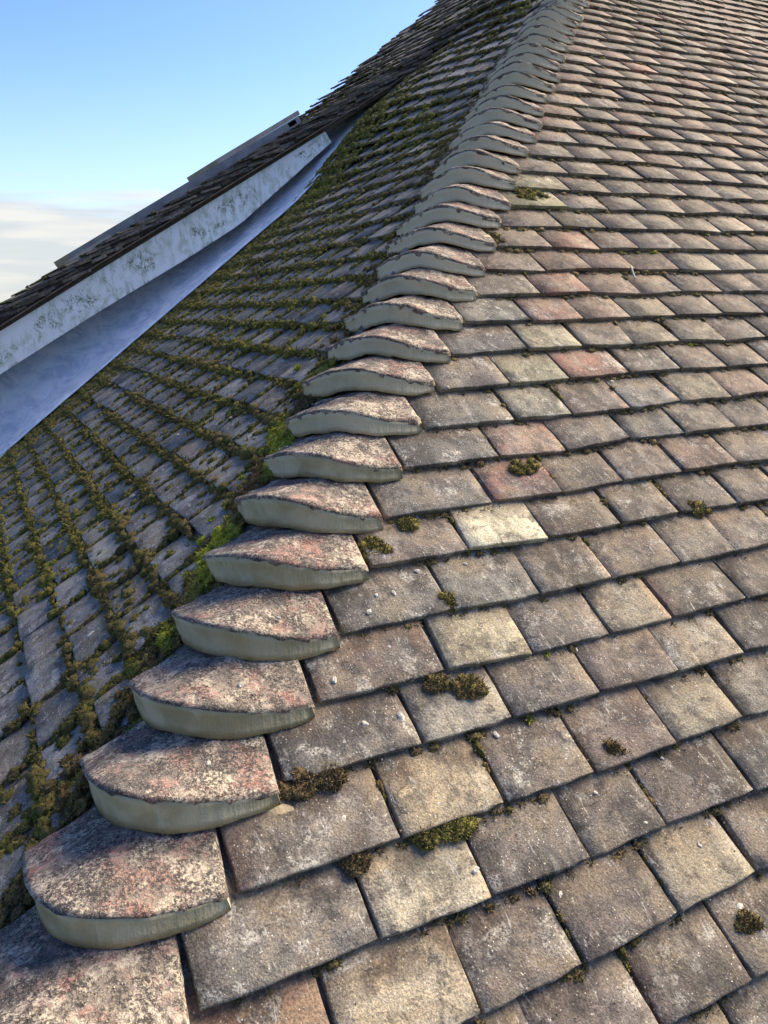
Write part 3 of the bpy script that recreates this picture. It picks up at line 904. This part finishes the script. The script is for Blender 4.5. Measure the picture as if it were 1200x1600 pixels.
# single cushions one can point at on the right slope
def r_at(x, y):
    """point of the right-hand slope seen at a place in the photograph's frame, found once here and then fixed in the world"""
    d = FWD + RIGHT * ((x - 600) / 1253.04) + DOWN * ((y - 800) / 1253.04)
    return CAM + d * (-(CAM.dot(ZR)) / d.dot(ZR))
def on_tile(x, y):
    p = r_at(x, y); v = p.dot(YR) / GR
    return p - ZR * ((v - math.floor(v + 0.04)) * GR * TILT)
CUSH = [
 (588, 855, 0.026, 0.022, OLIVE, YELLOW, 'olive moss cushion tucked against the fifth bonnet tile from the bottom', 22),
 (820, 727, 0.034, 0.014, OLIVE, YELLOW, 'yellow-green moss cushion on top of the red cracked tile', 22),
 (1095, 790, 0.022, 0.024, YELLOW, BROWN, 'shaggy yellowish moss tuft alone far out on the right slope', 20),
 (735, 1072, 0.026, 0.016, BROWN, OLIVE, 'larger brown moss pad on the pale grey tile below the beige tile', 20),
 (688, 1065, 0.018, 0.012, BROWN, OLIVE, 'smaller brown moss pad left of the larger pad', 16),
 (470, 1222, 0.028, 0.012, BROWN, DARK, 'dark brown moss tuft beside the smear of tan mortar', 20),
 (520, 1212, 0.016, 0.012, BROWN, DARK, 'small brown moss tuft right of the dark tuft near the tan mortar', 16),
 (715, 1290, 0.026, 0.009, GREEN, OLIVE, 'green moss strip under the lower edge of a beige tile', 18),
 (670, 1308, 0.013, 0.011, OLIVE, GREEN, 'small green moss tuft at the joint left of the green strip', 14),
 (560, 1345, 0.016, 0.010, BROWN, DARK, 'brown moss tuft at the top of the joint by the cream tile', 14),
 (770, 368, 0.030, 0.034, DARK, OLIVE, 'dark moss cushion hugging the tip of a bonnet tile halfway up', 14),
 (830, 302, 0.070, 0.030, YELLOW, OLIVE, 'wide yellow-green moss patch on tiles beside the upper bonnets', 22),
 (705, 938, 0.010, 0.018, OLIVE, YELLOW, 'olive moss filling the joint left of the grey round-topped tile', 12),
 (640, 815, 0.016, 0.010, OLIVE, YELLOW, 'small olive moss tuft at the foot of the sixth bonnet', 12),
 (965, 1170, 0.016, 0.012, BROWN, BROWN, 'rusty brown moss tuft in the middle of a grey tile', 14),
 (1170, 1440, 0.016, 0.014, OLIVE, BROWN, 'moss tuft at the lower right edge beside a pale stone', 12),
]
for (x, y, rx, ry, c1, c2, lab, nb) in CUSH:
    base = r_at(x, y)
    mc = Moss(int(x * 3 + y))
    for _ in range(nb):
        a, q = mc.r.uniform(0, 6.28), math.sqrt(mc.r.random())
        p = base + XR * (rx * q * math.cos(a)) + YR * (ry * q * math.sin(a)) - ZR * mc.r.uniform(0.003, 0.009)
        sz = mc.r.uniform(0.6, 1.1) * min(1.0, 0.5 + rx * 20)
        mc.blob(p, XR, YR, ZR, 0.012 * sz, 0.011 * sz, 0.0045 * sz, 2, mixc(mixc(c1, c2, mc.r.random()), (0.20, 0.152, 0.092), 0.35), 60, 0.0048)
    tag(mc.build('moss_cushion', None, base), lab, 'moss', 'moss cushions on the right slope')

# ================================================================== CRUMBS and litter
def crumb(base, nrm, size, mat, lab, grp, name='mortar_crumb', cat='mortar crumb', aspect=(1, 0.7, 0.5), seed=0):
    V, F = lumpy(1, 0.55, 1.6, seed + 40)
    a = seed * 1.7
    T = nrm.orthogonal().normalized(); B = nrm.cross(T)
    X = T * math.cos(a) + B * math.sin(a); Y = nrm.cross(X)
    P = [X * (p[0] * size * aspect[0]) + Y * (p[1] * size * aspect[1]) + nrm * (p[2] * size * aspect[2] + size * aspect[2] * 0.3) for p in V]
    o = obj(name, mesh(name, P, F, mat, False))
    o.location = base
    return tag(o, lab, cat, grp)
spots = [
 (538, 1278, .006, 'pale crumb on the wide tile right of the tan mortar dollop'),
 (572, 1127, .0065, 'pale crumb on the dark tile beside the third bonnet from the bottom'),
 (523, 1060, .0065, 'pale crumb close to the joint right of the third bonnet, above the other crumbs'),
 (610, 1007, .005, 'small crumb high on the dark tile left of the upper beige tile'),
 (628, 1117, .009, 'long pale crumb on the dark tile left of the brown moss pads'),
 (655, 886, .0055, 'pale crumb in the step below the grey tile left of the cream tile'),
 (617, 923, .006, 'round crumb on the grey tile beside the fifth bonnet'),
 (577, 954, .0055, 'flat crumb on the grey tile near the tip of the fourth bonnet'),
 (780, 1143, .006, 'grey crumb in the step right of the large beige tile top'),
 (745, 1358, .006, 'pale crumb on the pale cream tile under the green moss strip'),
 (1040, 1180, .004, 'tiny crumb in the step at the right side, level with the rusty tuft'),
 (880, 1395, .0045, 'pale crumb in the step under a dark tile at the lower right'),
 (935, 1235, .004, 'tiny crumb on a grey tile below the rusty brown tuft'),
 (1163, 1420, .009, 'largest pale stone beside the moss tuft at the lower right edge'),
 (1010, 1285, .004, 'tiny crumb near the joint at the middle of the right side'),
 (905, 1010, .004, 'tiny crumb near the foot of a dark tile right of the upper beige tile'),
 (730, 875, .004, 'tiny crumb in the joint just left of and below the pale cream tile'),
 (590, 926, .004, 'tiny crumb left of the round crumb beside the fifth bonnet'),
 (960, 590, .005, 'crumb on a tile beside the red-patched tile high on the right slope'),
 (700, 605, .005, 'crumb at the tip of the ninth bonnet from the bottom'),
 (686, 1255, .004, 'tiny crumb on the large beige tile'),
 (1098, 1318, .0045, 'crumb on the grey tile near the right edge, above the largest stone')]
for k, (x, y, s, lab) in enumerate(spots):
    crumb(on_tile(x, y), ZR, s, M_CRUMB, lab, 'mortar crumbs on the right slope', seed=k, aspect=(1.0, 0.6, 0.32))
rc = random.Random(4)
k = 0
for v, s, w, lab in ((3, .45, .07, 'pale crumb on the third bonnet from the bottom'), (4, .5, .05, 'pale crumb on the fourth bonnet from the bottom'), (2, .5, .09, 'pale crumb on the second bonnet from the bottom')):
    k += 1
    p = bon_shape(v, s, w, lip_lift(s, w, (0, 0, 0, 0.012)), (0, 0, 0, 0.012)) + HN * 0.001
    crumb(p, HN, rc.uniform(0.004, 0.0075), M_CRUMB, lab, 'mortar crumbs on the bonnets', seed=k + 60)
for k, (v, y) in enumerate(((2.4, 1.02), (6.5, 1.9), (7.5, 1.6), (5.2, 1.3), (9, 3.0), (4.6, 1.7))):
    crumb(l_point(v, max(y * 0.8, hip(v).y + 0.3)) - ZL * 0.006, ZL, 0.007 if y > 1 else 0.0055, M_CRUMB, 'white flake lying on the mossy left slope', 'white flakes on the left slope', 'stone_flake', 'flake', (1.3, 0.6, 0.4), k + 9)
# dropped lump of tan mortar at the second bonnet tip
crumb(on_tile(438, 1262) - ZR * 0.0005, ZR, 0.019, M_TAN, 'tan dollop of mortar at the right tip of a low bonnet tile', None, 'mortar_dollop', 'mortar', (1.15, 0.5, 0.16), 3)
# fine grit and lime specks scattered over the near tiles and bonnets (too small to count)
gst = Stuff(); rg = random.Random(15)
TET = [(-1, -.6, 0), (1, -.5, 0), (.1, .9, 0), (0, 0, .8)]; TETF = [(0, 1, 3), (1, 2, 3), (2, 0, 3), (0, 2, 1)]
def speck(base, X, Y, Z, sz, col):
    a = rg.uniform(0, 6.28); ca, sa = math.cos(a), math.sin(a)
    gst.add([tuple(base + (X * (q[0] * ca - q[1] * sa) + Y * (q[0] * sa + q[1] * ca) * rg.uniform(.5, 1) + Z * q[2]) * sz) for q in TET], TETF, col)
for _ in range(3400):
    x, y = rg.uniform(300, 1210), rg.uniform(480, 1610)
    p = r_at(x, y)
    v = p.dot(YR) / GR; fr = v - math.floor(v)
    if p.x / W < A_TIP + B_TIP * math.floor(v) + 0.1: continue
    if noise.noise((p.x * 5, p.y * 5, 2)) < rg.uniform(-0.5, 0.5): continue
    speck(p - ZR * (fr * GR * TILT + 0.0006), XR, YR, ZR, rg.choice((0.0008, 0.0011, 0.0015, 0.002)), rg.choice(((0.55, 0.5, 0.42), (0.45, 0.38, 0.28), (0.12, 0.09, 0.06), (0.6, 0.58, 0.52))))
for _ in range(700):
    v = rg.randrange(-1, 9); sx = rg.uniform(-0.9, 0.9); w_ = rg.uniform(0.003, 0.13)
    p = bon_shape(v, sx, w_, lip_lift(sx, w_, (0, 0, 0, 0.012)), (0, 0, 0, 0.012)) + HN * 0.0005
    speck(p, XR, HN.cross(XR).normalized(), HN, rg.choice((0.001, 0.0014, 0.002)), rg.choice(((0.6, 0.55, 0.46), (0.55, 0.48, 0.38), (0.08, 0.07, 0.06))))
tag(gst.build('grit', M_MOSS, None, False), 'fine pale grit scattered over the lower tiles and bonnets', 'grit', kind='stuff')
# pale stalk on the right slope
def stalk(pts, rad, lab):
    V = []; F = []
    for i, p in enumerate(pts):
        for k in range(5):
            a = k * 2 * math.pi / 5
            V.append(p + XR * (rad * math.cos(a)) + ZR * (rad * math.sin(a)))
        if i: F += [((i - 1) * 5 + k, (i - 1) * 5 + (k + 1) % 5, i * 5 + (k + 1) % 5, i * 5 + k) for k in range(5)]
    tag(obj('dry_stalk', mesh('dry_stalk', V, F, M_STRAW)), lab, 'stalk')
stalk([r_at(985, 418) + ZR * .004, r_at(986, 427) + ZR * .008, r_at(991, 437) + ZR * .004], 0.003, 'short white dry stalk lying on a grey tile of the right slope')

# ================================================================== NEIGHBOURING GABLE ROOF with barge board
YB = 3.65
gable = tag(empty('gable_roof', (0, YB, 0)), 'dark mossy tiled gable roof with stepped verge behind the white board', 'roof')
def gpart(name, me, parent=gable):
    o = obj(name, me, parent)
    if parent is gable: o.matrix_basis = Matrix.Translation((0, -YB, 0))
    return o
PROF = [(-2.0, -0.335), (-1.0, 0.242), (-0.04, 0.797), (0.42, 1.070), (0.927, 1.357), (1.693, 1.800), (2.058, 2.016), (2.488, 2.300), (3.2, 2.840), (4.6, 3.905)]
seg = [math.hypot(PROF[i + 1][0] - PROF[i][0], PROF[i + 1][1] - PROF[i][1]) for i in range(len(PROF) - 1)]
def prof(sv):
    for i, L in enumerate(seg):
        if sv <= L or i == len(seg) - 1:
            f = sv / L
            a, b_ = PROF[i], PROF[i + 1]
            t = Vector((b_[0] - a[0], 0, b_[1] - a[1])).normalized()
            return Vector((a[0] + (b_[0] - a[0]) * f, 0, a[1] + (b_[1] - a[1]) * f)), t
        sv -= L
r4 = random.Random(12)
st = Stuff(); verge_tiles = []
nrow = int(sum(seg) / 0.105)
mm = Moss(90)
for i in range(nrow):
    p, t = prof(i * 0.105)
    z = XL.cross(t)
    y = YB - 0.045 + r4.uniform(-0.014, 0.008)
    yend = 5.05 + (0.084 if i % 2 else 0.0) + r4.uniform(-0.03, 0.03)
    first = True
    while y < yend - 0.02:
        w = W * (1.0 if not first or i % 2 else 0.55)
        y2 = min(yend, y + w)
        tw = 0.05 * smooth01((p.x - 1.7) / 0.8)
        pa = Vector((p.x, y2 - 0.003, p.z + tw * (y2 - YB))) + z * r4.uniform(-0.006, 0.006) + t * r4.uniform(-0.006, 0.006)
        dzb = z * r4.uniform(-0.005, 0.005)
        pb = Vector((p.x, y + 0.003, p.z + tw * (y - YB))) + dzb + t * r4.uniform(-0.006, 0.006)
        x = pb - pa; ww = x.length; x.normalize(); zz = x.cross(t).normalized(); yy = zz.cross(x)
        mw = frame(pa, x, yy, zz)
        col = pick(PAL_M, r4)
        if first:
            V, F, nt0 = tile_geo(ww, 0.235, 4, 3, r4, rag=0.004, wob=0.004)
            me = mesh('roof_tile', V, F, M_TILE_M, False)
            set_col(me, 'tile_col', (*col, 1)); set_col(me, 'tile_par', (r4.random() * .5, 0.1, r4.random(), 1))
            o = obj('roof_tile', me, gable); o.matrix_basis = Matrix.Translation((0, -YB, 0)) @ mw
        else:
            V, F, _ = tile_geo(ww, 0.235, 2, 2, r4, rag=0.004)
            st.add(xform(V, mw), F, col, (r4.random() * .4, 0.1, r4.random(), 1))
        if r4.random() < 0.75:
            for _ in range(r4.randrange(1, 5)):
                cy = r4.uniform(y, y2)
                cpt = Vector((p.x, cy, p.z + tw * (cy - YB))) - t * 0.006 - zz * 0.004
                sz = r4.uniform(0.4, 1.1)
                mm.blob(cpt, XL, t, zz, 0.018 * sz, 0.013 * sz, 0.006 * sz, 1, mixc(DARK, OLIVE, r4.random()), 0)
        first = False
        y = y2
o = st.build('roof_tile', M_TILE_M, gable, False); o.matrix_basis = Matrix.Translation((0, -YB, 0)); o['kind'] = 'stuff'
mo = mm.build('moss', gable); mo.matrix_basis = Matrix.Translation((0, -YB, 0)); mo['kind'] = 'stuff'
# mortar bedding of the verge: a rough strip between tiles and undercloak
def offs(pt, tn, d): return (pt[0] - tn[1] * d, pt[1] + tn[0] * d)
V = []; F = []
nb = 260
tot = sum(seg)
for k in range(nb + 1):
    p, t = prof(tot * k / nb * 0.995)
    z = XL.cross(t)
    low = 0.11 * smooth01((p.x - 2.3) / 0.3)
    e = 0.008 * noise.noise((k * 0.35, 0, 0)) + 0.006 * noise.noise((k * 1.1, 3, 0))
    for dz, yy in ((-0.028, YB + 0.02), (-0.028, YB - 0.024 + e), (-0.050, YB - 0.030 - e), (-0.072 - low, YB - 0.024 + e * .5), (-0.072 - low, YB + 0.02)):
        V.append(Vector((p.x, yy, p.z)) + z * dz)
    if k:
        b0 = (k - 1) * 5
        F += [(b0 + i, b0 + i + 1, b0 + 6 + i, b0 + 5 + i) for i in range(4)]
gpart('verge_bedding', mesh('verge_bedding', V, F, M_VERGE))
# broken slips of tile bedded in the verge, end-on
for k in range(150):
    s_ = tot * (k + r4.random()) / 150
    if s_ > tot - 0.2: continue
    p, t = prof(s_)
    z = XL.cross(t)
    ang = r4.uniform(-0.22, -0.08)
    tt = (t * math.cos(ang) + z * math.sin(ang)).normalized(); zz = XL.cross(tt)
    L = r4.uniform(0.07, 0.17); hgt = r4.uniform(0.010, 0.016)
    base = Vector((p.x, YB - 0.028 - r4.uniform(0.004, 0.022), p.z)) + z * (-0.066 + 0.036 * r4.random())
    Vb = [base + tt * (a * L) + zz * (b_ * hgt) + Vector((0, c_ * 0.06, 0)) for a in (0, 1) for c_ in (0, 1) for b_ in (0, 1)]
    me = mesh('verge_slip', Vb, [(0, 1, 3, 2), (4, 6, 7, 5), (0, 4, 5, 1), (2, 3, 7, 6), (0, 2, 6, 4), (1, 5, 7, 3)], M_TILE_M, False)
    set_col(me, 'tile_col', (*pick(PAL_M, r4), 1)); set_col(me, 'tile_par', (r4.random() * .5, 0.1, r4.random(), 1))
    gpart('verge_slip', me)
def strip(name, d0, d1, y0, y1, mat, x_to=5.0):
    up = []; lo = []
    for i, pt in enumerate(PROF):
        if pt[0] > x_to: break
        _, t = prof(sum(seg[:i]) + 1e-4)
        n = (-t.z, t.x)
        up.append((pt[0] + n[0] * d1, pt[1] + n[1] * d1)); lo.append((pt[0] + n[0] * d0, pt[1] + n[1] * d0))
    return gpart(name, prism(name, lo + up[::-1], y0, y1, mat))
strip('undercloak', -0.0795, -0.0725, YB - 0.036, YB + 0.05, M_UNDER)
strip('soffit_board', -0.100, -0.080, YB + 0.022, YB + 0.24, M_DECK, 2.6)
V = []; F = []
for k in range(41):
    p, t = prof(tot * k / 40 * 0.998); z = XL.cross(t)
    tw = 0.05 * smooth01((p.x - 1.7) / 0.8)
    for dz in (-0.030, -0.075):
        for yy in (YB + 0.02, 4.1, 4.6, 5.0): V.append(Vector((p.x, yy, p.z + tw * (yy - YB))) + z * dz)
    if k:
        a0, a1 = (k - 1) * 8, k * 8
        for i in range(3): F += [(a0 + i, a0 + i + 1, a1 + i + 1, a1 + i), (a0 + 4 + i, a1 + 4 + i, a1 + 5 + i, a0 + 5 + i)]
        F += [(a0, a1, a1 + 4, a0 + 4), (a0 + 3, a0 + 7, a1 + 7, a1 + 3)]
gpart('roof_deck', mesh('roof_deck', V, F, M_VERGE))
# white barge board
b_top = [(-2.0, -0.452), (-0.056, 0.676), (0.925, 1.243), (1.692, 1.686)]
b_bot = [(1.728, 1.634), (1.175, 1.192), (0.908, 1.034), (0.363, 0.731), (-0.082, 0.471), (-2.0, -0.607)]
V = []; F = []
nx_ = 70
def interp(pts, x):
    pts = sorted(pts)
    for a, b_ in zip(pts, pts[1:]):
        if a[0] <= x <= b_[0]: return a[1] + (b_[1] - a[1]) * (x - a[0]) / (b_[0] - a[0])
    return pts[-1][1]
ac = []
for i in range(nx_ + 1):
    f = i / nx_
    xb = -2.0 + (1.728 + 2.0) * f; xt = -2.0 + (1.692 + 2.0) * f
    zb, zt = interp(b_bot, xb), interp(b_top, xt)
    for yy in (YB, YB + 0.021):
        for k in range(5):
            q = k / 4
            V.append((xb + (xt - xb) * q, yy + 0.002 * noise.noise((xb * 2, q, 0)), zb + (zt - zb) * q)); ac.append(q)
    if i:
        a0, a1 = (i - 1) * 10, i * 10
        for k in range(4):
            F += [(a0 + k, a1 + k, a1 + k + 1, a0 + k + 1), (a0 + 5 + k, a0 + 6 + k, a1 + 6 + k, a1 + 5 + k)]
        F += [(a0, a0 + 5, a1 + 5, a1), (a0 + 4, a1 + 4, a1 + 9, a0 + 9)]
for e0 in (0, nx_ * 10): F.append((e0, e0 + 1, e0 + 2, e0 + 3, e0 + 4, e0 + 9, e0 + 8, e0 + 7, e0 + 6, e0 + 5))
me = mesh('barge_board', V, F, M_BARGE, False)
at = me.attributes.new('across', 'FLOAT', 'POINT'); at.data.foreach_set('value', ac)
bb = gpart('barge_board', me); bb['label'] = 'white painted board streaked with green and black algae'
# wall behind the lead, up to the soffit
w_top = [(x, interp(PROF, x) - 0.11) for x in (-2.0, -1.0, -0.04, 0.42, 0.927, 1.693, 2.058, 2.4)]
gpart('wall', prism('wall', [(-2.0, -5.2), (2.4, -5.2)] + w_top[::-1], YB + 0.26, YB + 0.4, M_BRICK))

# ================================================================== LEAD flashing between slope and gable
lead = tag(empty('lead_flashing', (0, 3.5, 0)), 'bluish grey lead flashing between the white board and the mossy slope', 'flashing')
cuts = [-2.0, -0.10, 1.97, 2.25]
for k in range(3):
    x0, x1 = cuts[k] - (0.06 if k else 0), cuts[k + 1]
    nxs, nys = (60 if k == 1 else 24), 14
    V = []; F = []
    for i in range(nxs + 1):
        x = x0 + (x1 - x0) * i / nxs
        topz = max(0.012, min(0.55, interp(PROF, x) - 0.115 - zl(x) - 0.9 * lift(x, 3.5)))
        for j in range(nys + 1):
            q = j / nys
            yy = 3.44 + 0.44 * (1 - (1 - q) ** 2.0)
            hh = 0.004 + topz * q ** 2.2
            hh += (0.018 * noise.noise((x * 3.2, q * 2, 3)) + 0.009 * noise.noise((x * 11, q * 5, 3))) * math.sin(math.pi * min(1, q + .05)) + 0.006 * k
            V.append(Vector((x, yy - 3.5, zl(x) + hh + 0.9 * lift(x, 3.5))))
    ny1 = nys + 1
    F = [(i * ny1 + j, (i + 1) * ny1 + j, (i + 1) * ny1 + j + 1, i * ny1 + j + 1) for i in range(nxs) for j in range(nys)]
    base = len(V)
    ring = [i * ny1 for i in range(nxs + 1)] + [nxs * ny1 + j for j in range(1, ny1)] + [i * ny1 + nys for i in range(nxs - 1, -1, -1)] + [j for j in range(nys - 1, 0, -1)]
    for q in ring: V.append(V[q] + Vector((0, 0.003, -0.004)))
    n = len(ring)
    F += [(ring[q], base + q, base + (q + 1) % n, ring[(q + 1) % n]) for q in range(n)]
    obj('lead_sheet', mesh('lead_sheet', V, F, M_LEAD), lead)

# ================================================================== PANELS on the gable roof
def panel(x0, x1, lift0, thick, y0, y1, lab, top_mat, edge_mat, rails):
    xm = (x0 + x1) / 2
    za, zb = interp(PROF, x0), interp(PROF, x1)
    t = Vector((x1 - x0, 0, zb - za)); L = t.length; t.normalize(); n = XL.cross(t)
    root = tag(empty('solar_panel', (x0, y0, za)), lab, 'panel', 'panels on the gable roof')
    mw = frame(Vector((0, 0, 0)), t, Vector((0, 1, 0)), n)
    def part(name, a0, a1, b0, b1, c0, c1, mat):
        o = obj(name, box_mesh(name, a0, a1, b0, b1, c0, c1, mat), root); o.matrix_basis = mw; return o
    wd = y1 - y0
    part('frame_side', 0, L, 0, 0.035, lift0, lift0 + thick, edge_mat)
    part('frame_side', 0, L, wd - 0.035, wd, lift0, lift0 + thick, edge_mat)
    part('frame_end', 0, 0.035, 0.036, wd - 0.036, lift0, lift0 + thick, edge_mat)
    part('frame_end', L - 0.035, L, 0.036, wd - 0.036, lift0, lift0 + thick, edge_mat)
    part('glass', 0.036, L - 0.036, 0.036, wd - 0.036, lift0 + thick * 0.4, lift0 + thick * 0.85, top_mat)
    for a in rails: part('rail', 0.06, L - 0.04, a + 0.04, a + 0.08, -0.06, lift0 - 0.001, M_DARKRAIL)
    return root, part, L
pr, part, L = panel(0.32, 1.60, -0.012, 0.048, 3.76, 4.50, 'long low grey metal panel lying on the gable roof', M_GLASS, M_ALU, (0.03, 0.55))
part('end_block', -0.02, 0.24, -0.01, 0.15, -0.01, 0.012, M_TANFRAME)
pr, part, L = panel(1.14, 1.62, 0.037, 0.024, 3.78, 4.45, 'short raised tan-edged panel at the upper end of the long panel', M_GLASS, M_TANFRAME, (0.05, 0.5))
part('clip', L - 0.10, L - 0.05, -0.02, 0.0, 0.008, 0.030, M_CLIP)
